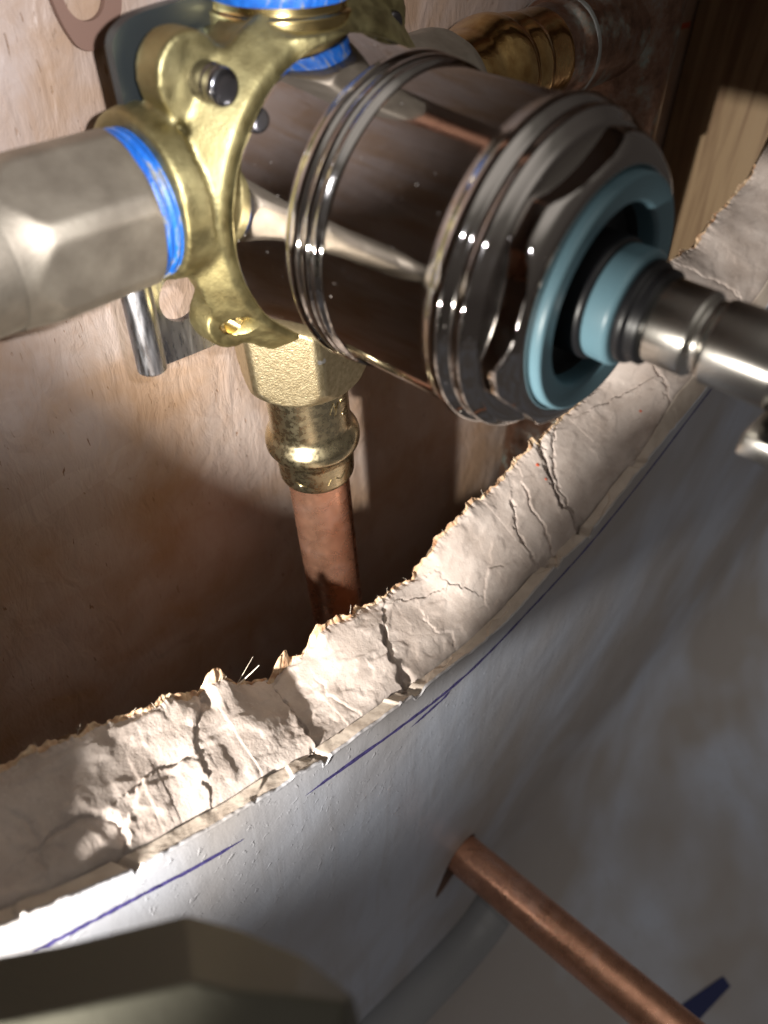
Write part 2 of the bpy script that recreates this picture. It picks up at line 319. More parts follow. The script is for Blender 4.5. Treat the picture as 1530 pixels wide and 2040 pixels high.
FISS = [  # polyline (theta, depth), groove depth, width, step to the right(+)/left(-), step reach
 ([(-109.95, -0.6), (-109.65, 3.1), (-109.33, 9.2), (-108.83, 15.6), (-108.27, 23.5)], 2.6, 0.42, -1.5, 7),
 ([(-100.6, 0.0), (-100.0, 3.6), (-99.56, 6.3), (-99.44, 10.5), (-98.83, 14.1), (-97.85, 17.4)], 2.8, 0.45, -1.0, 9),
 ([(-76.38, -0.5), (-75.9, 3.9), (-75.69, 9.7), (-75.04, 14.6), (-74.07, 18.8), (-72.8, 24)], 3.2, 0.50, -1.5, 9),
 ([(-75.49, 3.9), (-75.26, 8.8), (-74.35, 14.7), (-72.48, 20.0), (-70.1, 24)], 1.6, 0.30, -0.6, 4),
 ([(-82.54, -0.2), (-81.97, 5.2), (-81.82, 10.1), (-81.19, 14.2), (-79.53, 18.9)], 1.3, 0.35, -0.5, 5),
 ([(-80.9, -0.6), (-80.29, 2.9), (-78.93, 8.7), (-78.54, 14.0), (-77.37, 19.2)], 1.4, 0.32, 0.5, 5),
 ([(-124.9, -0.6), (-124.24, 3.0), (-124.15, 6.1), (-123.63, 7.5)], 1.2, 0.5, 0.3, 4),
 ([(-118.0, 9.1), (-117.62, 12.9), (-116.94, 17.1), (-114.86, 23.2)], 1.0, 0.5, -0.7, 6),
 ([(-124.22, 3.8), (-123.82, 7.2), (-124.35, 9.5), (-125.82, 11.5), (-126.99, 11.3), (-127.74, 10.5)], 0.9, 0.5, 0.9, 5),
 ([(-128.46, 6.0), (-128.33, 9.9), (-128.2, 13.8), (-128.72, 15.8)], 0.9, 0.6, 0.4, 3),
 ([(-90.69, 22.0), (-89.87, 18.9), (-90.03, 15.7), (-90.4, 15.6)], 0.6, 0.3, 0.3, 2),
 ([(-88.35, 6.8), (-87.79, 9.2), (-86.31, 11.1), (-84.97, 9.9)], 0.5, 0.35, 0.5, 3),
 ([(-60.44, 1.2), (-60.0, 5), (-58.9, 7.9), (-58.05, 13.6)], 1.6, 0.5, 0.8, 5),
 ([(-64.96, 19.6), (-63, 17.7), (-60.38, 13.5)], 0.8, 0.6, 1.0, 5),
 ([(-88.84, 10.8), (-89.76, 15.6), (-91.65, 17.4), (-94.51, 20.5)], 0.5, 0.3, -0.5, 4),
 ([(-118.91, 12.9), (-119.94, 13.2), (-121.05, 13.1), (-122.5, 12.0)], 0.4, 0.5, -0.6, 3),
 ([(-104.8, 3.2), (-105.3, 6), (-105.8, 12), (-105.4, 17)], 0.35, 0.5, 0.25, 3),
 ([(-93.6, 3.0), (-93.0, 7.0), (-94.2, 9.5), (-93.8, 14.0)], 0.5, 0.3, 0.35, 3),
 ([(-52.0, 1.0), (-52.6, 8.0), (-51.4, 15.0), (-50.0, 22.0)], 1.0, 0.4, -0.7, 6),
 ([(-47.0, 3.0), (-46.2, 11.0), (-47.5, 20.0)], 0.8, 0.4, 0.6, 5),
]
def relief(TH, Y):
    """height of the torn face towards the opening"""
    s = TH * AR; h = 0.75 * fbm(s / 18, Y / 12, 2, 1)
    h = h + 0.35 * sstep(-0.15, 0.35, fbm(s / 11, Y / 6, 3, 5)) - 0.3      # flaked plates
    h = h + 0.08 * sstep(-0.06, 0.14, fbm(s / 6, Y / 7, 3, 9)) * sstep(0.0, 0.3, fbm(s / 30, Y / 20, 2, 12) + 0.15)
    h = h + 0.06 * fbm(s / 3.5, Y / 3.5, 3, 21) + 0.02 * fbm(s / 0.9, Y / 0.9, 2, 31)
    for pl, dep, w, stp, reach in FISS:
        P = np.array(pl) * np.array([AR, 1.0])
        m_ = (s > P[:, 0].min() - reach * 2) & (s < P[:, 0].max() + reach * 2)
        if not m_.any(): continue
        ss = s[m_] + 0.9 * fbm(s[m_] / 2.5, Y[m_] / 2.5, 3, 41); yy = Y[m_] + 0.6 * fbm(s[m_] / 2.5, Y[m_] / 2.5, 3, 44)
        best = np.full(ss.shape, 1e9); side = np.zeros(ss.shape)
        for a, b in zip(P[:-1], P[1:]):
            d = b - a; L = d @ d; t = np.clip(((ss - a[0]) * d[0] + (yy - a[1]) * d[1]) / L, 0, 1)
            ex = ss - a[0] - t * d[0]; ey = yy - a[1] - t * d[1]; dd = np.hypot(ex, ey)
            sg = np.sign(ex * d[1] - ey * d[0]); u_ = dd < best
            best = np.where(u_, dd, best); side = np.where(u_, sg, side)
        ww = w * (1 + 0.5 * fbm(s[m_] / 4, Y[m_] / 4, 2, 51))
        hh = -dep * (1.0 if dep > 1.2 else 0.5) * np.exp(-(best / ww)**2)
        hh = hh + abs(stp) * (side * np.sign(stp) > 0) * np.exp(-best / reach)
        h[m_] += hh
    # a broken pocket where the big crack meets the board
    for (t0, y0, rs_, ry, dp) in ((-99.6, 5.0, 2.2, 1.9, 3.0), (-75.6, 3.6, 2.3, 1.7, 2.6), (-110, 2.6, 1.0, 1.0, 1.5), (-81.3, 3.2, 1.2, 1.0, 1.5), (-66.5, 4.4, 2.6, 1.1, 1.4)):
        q_ = ((s - t0 * AR) / rs_)**2 + ((Y - y0) / ry)**2 + 0.6 * fbm(s / 2, Y / 2, 2, 61)
        h -= dp * np.exp(-q_**2)
    return h * 0.85
def band(name, Y0, Y1, dy, dth, material, parent, kind):
    ths = []
    t = -180.0
    while t < 180:
        ths.append(t); t += dth if -141 < t < -34 else 1.5
    ths = np.array(ths); n = len(ths)
    ys = np.arange(Y0, Y1 + 1e-6, dy); TH, Y = np.meshgrid(ths, ys, indexing='ij')
    crn = 3.0 + 0.3 * fbm(TH * AR / 16, TH * 0, 3, 71)
    bks = np.interp(TH, _g, BKS)
    base_core = tab(CR, TH) + (bks - tab(CR, TH)) * np.clip((Y - 3) / 21, 0, None) + 0.8 * (tab(BK, TH) - bks) * sstep(18, 24, Y)
    s = TH * AR
    if kind == 'core':
        r = base_core - relief(TH, Y)
        e_ = sstep(22.5, 24.2, Y); r = r + e_ * (0.7 + 0.5 * fbm(s / 1.8, s * 0, 3, 81))
        r = r + 1.1 * np.exp(-((Y - crn) / 0.32)**2) * (0.35 + sstep(-0.3, 0.3, fbm(s / 14, s * 0, 2, 75)))     # seam to the backer
        r = r + 0.6 * (1 - sstep(0, 1.6, Y - crn))
    else:
        b = tab(FR, TH) + (tab(CR, TH) - tab(FR, TH)) * np.clip(Y / 3, 0, 1)
        chip = sstep(0.36, 0.42, fbm(s / 14, Y / 9, 2, 91)) * 0.5
        r = b + 0.15 * fbm(s / 5, Y / 3, 3, 95) + chip - 0.25
        for t0, w_, dp in ((-110.0, 0.9, 2.0), (-100.0, 2.0, 2.2), (-81.0, 1.2, 2.0), (-75.8, 1.4, 2.6), (-124.6, 0.8, 1.4), (-66.8, 1.5, 1.4), (-102.2, 0.5, -0.7), (-80.2, 0.4, -0.8)):
            r = r + dp * np.exp(-(((s - t0 * AR) + 0.6 * (Y - 1.5)) / w_)**4)
        r = r + 0.35 * (1 - sstep(0.0, 0.5, Y)) * (0.2 + fbm(s / 6.0, s * 0, 3, 97))
    a = np.radians(TH)
    yy = Y + (0.3 * fbm(s / 16, s * 0, 3, 71) * np.clip(1 - abs(Y - 3) / 3, 0, 1))
    if kind == 'core': yy = yy + sstep(20, 24, Y) * (0.8 * fbm(s / 5, s * 0, 4, 101))
    V = np.stack([HX + r * np.cos(a), yy, HZ + r * np.sin(a)], -1).reshape(-1, 3)
    k = len(ys); F = []
    for i in range(n):
        i2 = (i + 1) % n
        for j in range(k - 1): F.append((i * k + j, i * k + j + 1, i2 * k + j + 1, i2 * k + j))
    return mesh(name, V, F, material, parent), ths, r, yy

wall = empty('shower_wall', (HX, 0, -160), 'pale blue-white painted wall with a big rough round opening sawn through it', 'wall')
core, ths_c, r_c, y_c = band('plaster_core', 2.6, 24.2, 0.24, 0.075, M['gyps'], wall, 'core')
backer, ths_b, r_b, y_b = band('backer_board', 0.0, 3.2, 0.2, 0.075, M['backer'], wall, 'back')
# painted sheet: flat face with the opening, and a hole for the stub-out pipe
STX, STZ = 120.0, -303.0
bm = bmesh.new()
def loop(pts):
    vs = [bm.verts.new(p) for p in pts]
    return [bm.edges.new((vs[i], vs[(i + 1) % len(vs)])) for i in range(len(vs))]
ed = loop([(-420, 0, -345), (760, 0, -345), (760, 0, 420), (-420, 0, 420)])
lip = []
for i, t in enumerate(ths_b):
    s = t * AR; rr = r_b[i, 0] + 0.02
    chip = 0.6 * max(0, float(fbm(s / 6, 3.3, 3, 111)) - 0.15) * 2.0 if -141 < t < -34 else 0
    lip.append((rr + chip * 0.6, t))
innr = [(HX + r * math.cos(math.radians(t)), -0.02, HZ + r * math.sin(math.radians(t))) for r, t in lip]
ed += loop([(x, 0, z) for x, y, z in innr])
sh = []
for i in range(48):
    f = 2 * PI * i / 48; rr = 8.5 + 0.35 * float(perlin(math.cos(f) * 3, math.sin(f) * 3, 5))
    x = STX + math.cos(f) * rr; z = STZ + math.sin(f) * rr
    fk = math.radians(238)
    if math.cos(f - fk) > 0: kx = 15 * math.cos(f - fk)**2; x += kx * math.cos(fk); z += kx * math.sin(fk)
    sh.append((x, 0, z))
ed += loop(sh)
bmesh.ops.triangle_fill(bm, use_beauty=True, use_dissolve=False, edges=ed)
for f in bm.faces:
    f.normal_update()
    if f.normal.y > 0: f.normal_flip()
bm.verts.index_update()
V = [tuple(v.co) for v in bm.verts]; F = [[v.index for v in f.verts] for f in bm.faces]; bm.free()
# rim of the pipe hole, turned inwards
n_ = len(sh)
hv = [(x, 0, z) for x, y, z in sh] + [(x, 24, z) for x, y, z in sh]
mesh('pipe_hole', hv, [(i, (i + 1) % n_, n_ + (i + 1) % n_, n_ + i) for i in range(n_)], M['hole_dark'], wall)
face = mesh('painted_sheet', V, F, M['face'], wall, smooth=False)
# thin white curled lip of paint along the sawn edge
V = []; F = []
for i, t in enumerate(ths_b):
    if not (-141 < t < -34): continue
    s = t * AR; w = 0.25 + 0.5 * max(0.0, float(fbm(s / 8, 1.7, 3, 121))); up = 0.12 + 0.18 * max(0.0, float(fbm(s / 6, 4.1, 3, 125)))
    rr = r_b[i, 0]
    for dr, y in ((-0.25, 0.5), (-0.35, 0.0), (-0.1, -up), (w * 0.5, -up * 0.8), (w + 0.3, -0.01)):
        V.append((HX + (rr + dr) * math.cos(math.radians(t)), y, HZ + (rr + dr) * math.sin(math.radians(t))))
for i in range(len(V) // 5 - 1):
    for j in range(4): F.append((i * 5 + j, i * 5 + j + 1, i * 5 + j + 6, i * 5 + j + 5))
mesh('paint_lip', V, F, M['face'], wall)
# torn brown facing paper along the inner edge
V = []; F = []; cnt = 0; rows = 5
tt = np.arange(-141, -34, 0.06); si = tt * AR
ext = np.clip(0.5 + 1.5 * fbm(si / 7, si * 0, 3, 131), 0, None) + 0.55 * np.clip(fbm(si / 1.1, si * 0, 3, 133), 0, None)
ext *= 0.6
ext += 4.5 * np.exp(-((tt + 106.9) / 0.9)**4) + 1.2 * np.exp(-((tt + 113.6) / 1.4)**2) + 1.0 * np.exp(-((tt + 103) / 3)**2)
rb = np.interp(tt, ths_c, r_c[:, -1]); yb = np.interp(tt, ths_c, y_c[:, -1])
for i in range(len(tt)):
    a = math.radians(tt[i]); lean = 0.9 + 0.6 * float(fbm(si[i] / 5, 8.8, 2, 137))
    for j in range(rows):
        u = j / (rows - 1); rr = rb[i] + 0.9 - (ext[i] + 0.9) * u
        y = yb[i] - 0.5 + 1.3 * u * lean + 0.25 * math.sin(u * 4 + si[i] * 0.8)
        V.append((HX + rr * math.cos(a), y, HZ + rr * math.sin(a)))
for i in range(len(tt) - 1):
    for j in range(rows - 1): F.append((i * rows + j, i * rows + j + 1, (i + 1) * rows + j + 1, (i + 1) * rows + j))
pp = mesh('torn_paper', V, F, M['paper'], wall)
so = pp.modifiers.new('thick', 'SOLIDIFY'); so.thickness = 0.25 * MM; so.offset = 0
# back face of the wall so that the cavity is closed
bm = bmesh.new()
ed = loop([(-420, 25, -402), (760, 25, -402), (760, 25, 420), (-420, 25, 420)])
sub = ths_c[::6]
ed += loop([(HX + (np.interp(t, ths_c, r_c[:, -1]) + 0.2) * math.cos(math.radians(t)), 25, HZ + (np.interp(t, ths_c, r_c[:, -1]) + 0.2) * math.sin(math.radians(t))) for t in sub])
bmesh.ops.triangle_fill(bm, use_beauty=True, use_dissolve=False, edges=ed)
bm.verts.index_update()
mesh('rear_paper', [tuple(v.co) for v in bm.verts], [[v.index for v in f.verts] for f in bm.faces], M['paper'], wall, smooth=False); bm.free()
# loose fibres on the edge
def onband(t, y, lift=0.0):
    i = int(np.argmin(abs(ths_c - t))); j = int(np.clip(round((y - 2.6) / 0.24), 0, r_c.shape[1] - 1))
    r = r_c[i, j] - lift; a = math.radians(ths_c[i]); return Vector((HX + r * math.cos(a), y, HZ + r * math.sin(a)))
fv = []; 
def fibre(p, d, L, r, bend=0.3, seed=0):
    rnd_ = random.Random(seed); d = Vector(d).normalized(); pts = []
    b = Vector((rnd_.uniform(-1, 1), rnd_.uniform(-1, 1), rnd_.uniform(-1, 1)))
    for k in range(6):
        u = k / 5; pts.append(tuple(p + d * L * u + b * bend * L * u * u * 0.5))
    return pts, r
fib = []
P0 = onband(-111.6, 23.5, 0.4)
fib.append(fibre(P0 + Vector((0, 0, -0.5)), right * 0.72 - down * 0.6, 6.5, 0.2, 0.1, 1)); fib.append(fibre(P0, right * 0.5 - down * 0.85, 6.5, 0.07, 0.12, 2)); fib.append(fibre(P0 + Vector((-1.5, 0, 0)), (0.1, 0.3, 1), 2.2, 0.06, 0.5, 3))
for k in range(90):
    t = random.uniform(-128, -38); p = onband(t, 23.8, -0.2); a = math.radians(t)
    d = Vector((-math.cos(a), random.uniform(0.0, 1.2), -math.sin(a))) + Vector((random.uniform(-.8, .8), 0, random.uniform(-.8, .8)))
    fib.append(fibre(p, d, random.choice((0.8, 1.2, 1.8, 2.6)), random.uniform(0.03, 0.08), 0.9, k + 10))
V = []; F = []
for pts, r in fib:
    P = [Vector(p) for p in pts]
    for j, p in enumerate(P):
        a_, u_, v_ = frame((P[min(j + 1, 5)] - P[max(j - 1, 0)]))
        for i in range(4): V.append(tuple(p + (u_ * math.cos(i * PI / 2) + v_ * math.sin(i * PI / 2)) * r * (1 - 0.12 * j)))
    o0 = len(V) - 24
    for j in range(5):
        for i in range(4): F.append((o0 + j * 4 + i, o0 + j * 4 + (i + 1) % 4, o0 + (j + 1) * 4 + (i + 1) % 4, o0 + (j + 1) * 4 + i))
tag(mesh('paper_fibre', V, F, M['fibre'], wall), kind='stuff')
# red specks on the core
for t, y, rr in ((-62.5, 9.6, 0.55), (-74.83, 20.3, 0.7), (-75.3, 16.4, 0.45)):
    c = onband(t, y, 0.05); a = math.radians(t); nrm = Vector((-math.cos(a), 0, -math.sin(a))); _, u, v = frame(nrm)
    V = [tuple(c + nrm * 0.22)]; K = 14
    for i in range(K):
        f = 2 * PI * i / K; q_ = rr * (1 + 0.3 * math.sin(3 * f + t)); V.append(tuple(c + (u * math.cos(f) + v * math.sin(f)) * q_ - nrm * 0.15))
    mesh('red_speck', V, [(0, i + 1, (i + 1) % K + 1) for i in range(K)], M['blood'], wall)
# pen lines
def catm(P, k=10):
    P = [np.array(p, float) for p in P]; P = [2 * P[0] - P[1]] + P + [2 * P[-1] - P[-2]]; o = []
    for i in range(1, len(P) - 2):
        for j in range(k):
            t = j / k; a, b, c, d = P[i - 1:i + 3]
            o.append(0.5 * (2 * b + (c - a) * t + (2 * a - 5 * b + 4 * c - d) * t * t + (3 * b - 3 * c + d - a) * t**3))
    o.append(P[-2]); return o
def pen(P, w, seed):
    C_ = catm(P); V = []; F = []
    for i, p in enumerate(C_):
        d = C_[min(i + 1, len(C_) - 1)] - C_[max(i - 1, 0)]; d = d / np.hypot(*d); nn = np.array([-d[1], d[0]])
        ww = w * (0.85 + 0.5 * float(perlin(i * 0.35, 2.2, seed))) * min(1, (i + 1) / 8, (len(C_) - i) / 6)
        j_ = 0.12 * float(perlin(i * 0.2, 7.2, seed))
        for s_ in (-1, 1): q_ = p + nn * (s_ * ww / 2 + j_); V.append((q_[0], -0.05 - 0.01 * seed, q_[1]))
    F = [(2 * i, 2 * i + 1, 2 * i + 3, 2 * i + 2) for i in range(len(C_) - 1)]
    return mesh('pen_line', V, F, M['pen'], wall)
pen([(48.2, -154.8), (56.5, -157.2), (68.4, -161.0), (82.6, -165.2), (94.3, -168.0), (106.9, -169.6), (120.4, -169.2), (133.5, -167.6), (146, -166.2), (160.3, -163.6), (176.2, -159.2), (194.9, -152.4), (220.1, -141.5), (240.9, -133.7), (260.4, -126.7), (300, -106)], 1.6, 0)
pen([(-4.8, -126.9), (-0.9, -129.9), (3.6, -132.6), (9.4, -136.2), (15.6, -140.1), (22.9, -144.7), (32.3, -149.6)], 1.3, 1)
pen([(82.4, -168.9), (88.5, -169.6), (94.9, -170.1), (98, -169.6)], 1.4, 2)

# ================================================================ BEHIND THE WALL
bb = tag(mesh('back_board', [(-420, 86, -500), (760, 86, -500), (760, 86, 420), (-420, 86, 420), (-420, 98, -500), (760, 98, -500), (760, 98, 420), (-420, 98, 420)],
     [(0, 1, 2, 3), (5, 4, 7, 6), (4, 0, 3, 7), (1, 5, 6, 2), (3, 2, 6, 7), (4, 5, 1, 0)], M['osb'], smooth=False), 'pinkish tan strand board closing the back of the wall cavity', 'board')
tag(box('wall_stud', (357, 55.3, 0), (40, 60, 800), M['wood'], bev=1.5), 'shadowed brown timber stud at the right side of the cavity', 'stud')
tag(box('wall_stud', (-152, 55.3, 0), (40, 60, 800), M['wood'], bev=1.5), 'timber stud at the far left of the cavity', 'stud')
box_line = mesh('red_line', [(300, 85.9, -62.5), (337, 85.9, -64), (337, 85.9, -66), (300, 85.9, -64.5)], [(0, 1, 2, 3)], M['blood'], None); box_line.parent = bb

# ================================================================ SHOWER VALVE
AX, AZ = 102.3, -55.7
valve = empty('shower_valve', (AX, 62, AZ), 'brass shower mixing valve with long chrome sleeve, hex bonnet and steel stem', 'shower valve')
# cast body: overlapping solids fused and smoothed
bm = bmesh.new()
def cyl(c, axis, r1, r2, L, n=48):
    a = Vector(axis).normalized(); mtx = Matrix.Translation(c) @ a.to_track_quat('Z', 'Y').to_matrix().to_4x4()
    bmesh.ops.create_cone(bm, cap_ends=True, segments=n, radius1=r1, radius2=r2, depth=L, matrix=mtx)
cyl((102, 56, -54), (0, 1, 0), 24, 22, 24)              # drum
cyl((102.3, 43.2, -55.7), (0, 1, 0), 27.9, 32.6, 5.5)
cyl((101.5, 49.5, -54), (0, 1, 0), 30, 30, 8)          # collar round the sleeve
cyl((101, 49, -53), (0, 1, 0), 27, 28, 7)
cyl((84, 54, -51.5), (-1, 0, 0), 13.2, 12.6, 28)       # inlet arms
cyl((70.5, 54, -50.8), (-1, 0, 0), 14.4, 13.6, 5)
cyl((124, 54, -51.0), (1, 0, 0), 13.2, 12.6, 28)
cyl((100, 53, -72), (0, 0, -1), 12.6, 12.0, 26)
cyl((100, 52, -40), (0, 0, 1), 12.6, 12.0, 22)
cyl((100, 52, -30), (0, 0, 1), 13.8, 13.8, 2.8)
def lug(x, z, y, r, cx=101, cz=-53):
    cyl((x, y, z), (0, 1, 0), r, r, 6.5, 32)
    d = Vector((cx - x, 0, cz - z)); L = d.length; d.normalize()
    for k in range(5): cyl(Vector((x, y + 0.2 * k, z)) + d * L * 0.14 * (k + 1), (0, 1, 0), r * 0.98 + k * 0.8, r * 0.98 + k * 0.8, 7.5, 32)
lug(77.5, -33.0, 50, 6.6); lug(79.2, -74.2, 50, 6.2); lug(120, -30.5, 50, 6.2); lug(125, -75, 50, 6.2)
def slab(P, y0, y1):
    a = [bm.verts.new((x, y0, z)) for x, z in P]; b = [bm.verts.new((x, y1, z)) for x, z in P]; n = len(P)
    bm.faces.new(a); bm.faces.new(b[::-1])
    for i in range(n): bm.faces.new((a[i], b[i], b[(i + 1) % n], a[(i + 1) % n]))
slab([(76, -38), (74.5, -30), (81, -27.5), (86, -31.5), (92, -27.5), (113, -27.5), (118, -26), (124, -30), (120, -40), (118, -52), (122, -68), (128, -77), (120, -80), (112, -74), (92, -77), (84, -79.5), (76, -77), (76.5, -71.5), (81.5, -68), (82, -60), (81, -48)], 46.8, 56)
me = bpy.data.meshes.new('tmp'); bm.to_mesh(me); bm.free()
tmp = bpy.data.objects.new('tmp', me); COL.objects.link(tmp)
rm = tmp.modifiers.new('r', 'REMESH'); rm.mode = 'VOXEL'; rm.voxel_size = 0.55
sm = tmp.modifiers.new('s', 'SMOOTH'); sm.factor = 0.6; sm.iterations = 7
def evald(o):
    dg = bpy.context.evaluated_depsgraph_get(); ev = o.evaluated_get(dg); m_ = bpy.data.meshes.new_from_object(ev); return m_
m2 = evald(tmp); tmp.modifiers.clear(); old = tmp.data; tmp.data = m2
bm = bmesh.new()
for (x, y, z, r) in ((78.0, 50, -74.2, 2.55),):
    mtx = Matrix.Translation((x, 50, z)) @ Vector((0, 1, 0)).to_track_quat('Z', 'Y').to_matrix().to_4x4()
    bmesh.ops.create_cone(bm, cap_ends=True, segments=32, radius1=r, radius2=r, depth=26, matrix=mtx)
mc = bpy.data.meshes.new('cut'); bm.to_mesh(mc); bm.free(); cut = bpy.data.objects.new('cut', mc); COL.objects.link(cut)
bo = tmp.modifiers.new('b', 'BOOLEAN'); bo.object = cut; bo.operation = 'DIFFERENCE'; bo.solver = 'EXACT'
m3 = evald(tmp)
V = [tuple(v.co) for v in m3.vertices]; F = [list(p.vertices) for p in m3.polygons]
bpy.data.objects.remove(tmp); bpy.data.objects.remove(cut)
body = mesh('valve_body', V, F, M['cast'], valve)
def spin(name, prof, material, parent=valve, **k): return lathe(name, (AX, 0, AZ), (0, -1, 0), prof, material, parent, **k)
# tapped hole of the lower lug
lathe('lug_thread', (78.0, 46, -74.2), (0, 1, 0), [(-0.3 + i * 0.35, 2.56 if i % 2 else 2.15) for i in range(24)], M['turned'], valve, n=32, ang=80)
# t = -Y along the axis
ring = rnd([(-41, 27.2), (-39.5, 27.6), (-38.8, 26.6), (-37.5, 26.4)], 0.4)
sl = [(-39.6, 25.73), (-39.4, 26.68), (-38.8, 26.68), (-28.2, 24.78), (-27.4, 25.06), (-26.8, 25.92), (-26.0, 26.30), (-25.0, 26.30), (-24.3, 25.92), (-23.9, 25.64), (-23.5, 25.92), (-22.9, 26.11), (-22.2, 25.92), (-21.8, 25.54), (-21.4, 25.73), (-20.9, 25.83), (-20.4, 25.35), (-19.8, 24.87), (0.4, 24.87)]
spin('chrome_sleeve', rnd(sl, 0.35, 3), M['chrome'], n=160, ang=60)
fl = [(0.2, 24.9), (1.2, 25.0), (2.0, 25.5), (2.8, 25.8), (4.0, 25.8), (4.8, 25.2), (5.4, 24.6), (5.9, 24.5), (6.4, 24.8), (7.4, 24.9), (8.1, 24.3), (8.8, 23.6), (9.3, 23.2), (9.5, 22.4), (9.6, 19.5)]
spin('flange_ring', rnd(fl, 0.45, 3), M['chrome'], n=160, ang=60)
nut = [(8.4, 19.64), (8.6, 21.88), (9.4, 22.63), (10.4, 22.72), (12.4, 22.63), (13.7, 21.69), (14.7, 20.20), (14.9, 18.70), (14.2, 18.14), (12.0, 18.14)]
spin('bonnet_nut', rnd(nut, 0.5, 3), M['chrome'], n=192, hexa=20.9, rot=math.radians(12), sides=6, ang=40)
spin('bonnet_seal', rnd([(12, 18.14), (15.9, 18.14), (16.5, 17.77), (16.1, 14.29), (15.4, 13.82), (12.5, 13.54)], 0.4, 4), M['ring'], n=128, ang=60)
spin('recess', [(12.8, 14.25), (12.7, 13.49), (11.2, 12.92), (11.0, 7.60), (11.0, 0.00)], M['rubber'], n=96)
spin('gland', rnd([(11, 9.4), (16.5, 9.4), (17, 9.0), (17, 8)], 0.3), M['rubber'], n=96)
spin('stem_washer', rnd([(16.6, 7.44), (17.0, 8.74), (20.6, 8.84), (21.2, 8.37), (21.3, 5.58)], 0.5, 3), M['ring'], n=96, ang=60)
spin('stem_gasket', rnd([(21.0, 5.52), (21.2, 7.73), (22.6, 7.73), (23.0, 7.08), (24.8, 7.08), (25.0, 5.52)], 0.4, 3), M['rubber'], n=96, ang=60)
stem = spin('stem', rnd([(22, 3.68), (24.6, 5.89), (25.3, 6.26), (31.2, 6.26), (31.7, 5.80), (32.0, 5.43), (33.0, 5.43), (33.3, 5.80), (33.8, 6.07), (43.5, 6.07), (44.2, 5.52)], 0.3, 3), M['steel'], n=96, ang=50)
box('stem_tip', (AX, -50, AZ), (8.4, 13, 8.4), M['rubber'], valve, 1.0)
box('stem_clip', (AX - 3.2, -47, AZ - 8.4), (10, 8, 3.6), M['steel'], valve, 0.7)
# screws
def screw(x, z, y0, y1, r):
    s_ = lathe('screw', (x, 0, z), (0, -1, 0), rnd([(-y0 - 4, r * 1.05), (-y1 - 2.4, r * 1.05), (-y1 - 1.9, r), (-y1 - 0.4, r), (-y1 + 0.2, r * 0.92), (-y1 + 0.5, r * 0.6), (-y1 + 0.5, 0.0)], 0.3), M['darksteel'], valve, n=32, ang=50)
    return s_
screw(79.0, -33.5, 50, 41.5, 2.9); screw(121, -31, 50, 45, 2.0)
# steel bracket behind the body, a plate with holes
def plate(name, outline, holes, y0, y1, material, parent):
    bm = bmesh.new()
    def lp(P):
        vs = [bm.verts.new((x, 0, z)) for x, z in P]; return [bm.edges.new((vs[i], vs[(i + 1) % len(vs)])) for i in range(len(vs))]
    ed = lp(outline)
    for (x, z, r) in holes: ed += lp([(x + r * math.cos(2 * PI * i / 40), z + r * math.sin(2 * PI * i / 40)) for i in range(40)])
    bmesh.ops.triangle_fill(bm, use_beauty=True, edges=ed)
    ex = bmesh.ops.extrude_face_region(bm, geom=bm.faces[:]); vs = [g for g in ex['geom'] if isinstance(g, bmesh.types.BMVert)]
    bmesh.ops.translate(bm, vec=(0, y1 - y0, 0), verts=vs); bmesh.ops.translate(bm, vec=(0, y0, 0), verts=bm.verts)
    bmesh.ops.recalc_face_normals(bm, faces=bm.faces); bm.verts.index_update()
    V = [tuple(v.co) for v in bm.verts]; F = [[v.index for v in f.verts] for f in bm.faces]; bm.free()
    return sharp(mesh(name, V, F, material, parent), 30)
def rc(P, r=3, k=5):
    out = []; n = len(P)
    for i in range(n):
        a = Vector(P[i - 1]) - Vector(P[i]); b = Vector(P[(i + 1) % n]) - Vector(P[i]); p = Vector(P[i]); d = min(r, a.length * .45, b.length * .45)
        A = p + a.normalized() * d; B = p + b.normalized() * d
        for j in range(k + 1): t = j / k; out.append(tuple(A * (1 - t)**2 + p * 2 * t * (1 - t) + B * t * t))
    return out
plate('bracket_plate', rc([(65.5, -84.5), (92, -86), (92, -66), (66, -62)], 2.5), [(75.2, -72.2, 5.0)], 57.5, 59, M['zinc'], valve)
lathe('bracket_roll', (66.0, 57.6, -62), (0, 0, -1), rnd([(0, 0), (0, 2.9), (22.4, 2.9), (22.6, 0)], 0.5), M['zinc'], valve, n=32)
plate('bracket_plate', rc([(69.8, -28), (70.2, -40.0), (79, -42), (98, -40), (98, -25), (84, -24.5), (74, -25.5)], 2.6), [], 56, 58, M['shaded_tab'], valve)

shadow_plate = plate('board_shadow', rc([(70, 2), (77.3, -31.2), (79.6, -35.6), (84, -35.9), (89.5, -31), (94, 2)], 2.5), [(82.6, -27.2, 4.0)], 83.6, 84.8, M['shadow_plate'], None)  # added plate, shaped and coloured as a cast shadow on the board
tag(shadow_plate, 'brown plate standing in for a cast shadow with a round hole, upper left corner', 'shadow_plate')
# ================================================================ FITTINGS AND PIPES
def fitting(name, loc, label, cat, group=None): return empty(name, loc, label, cat, group)
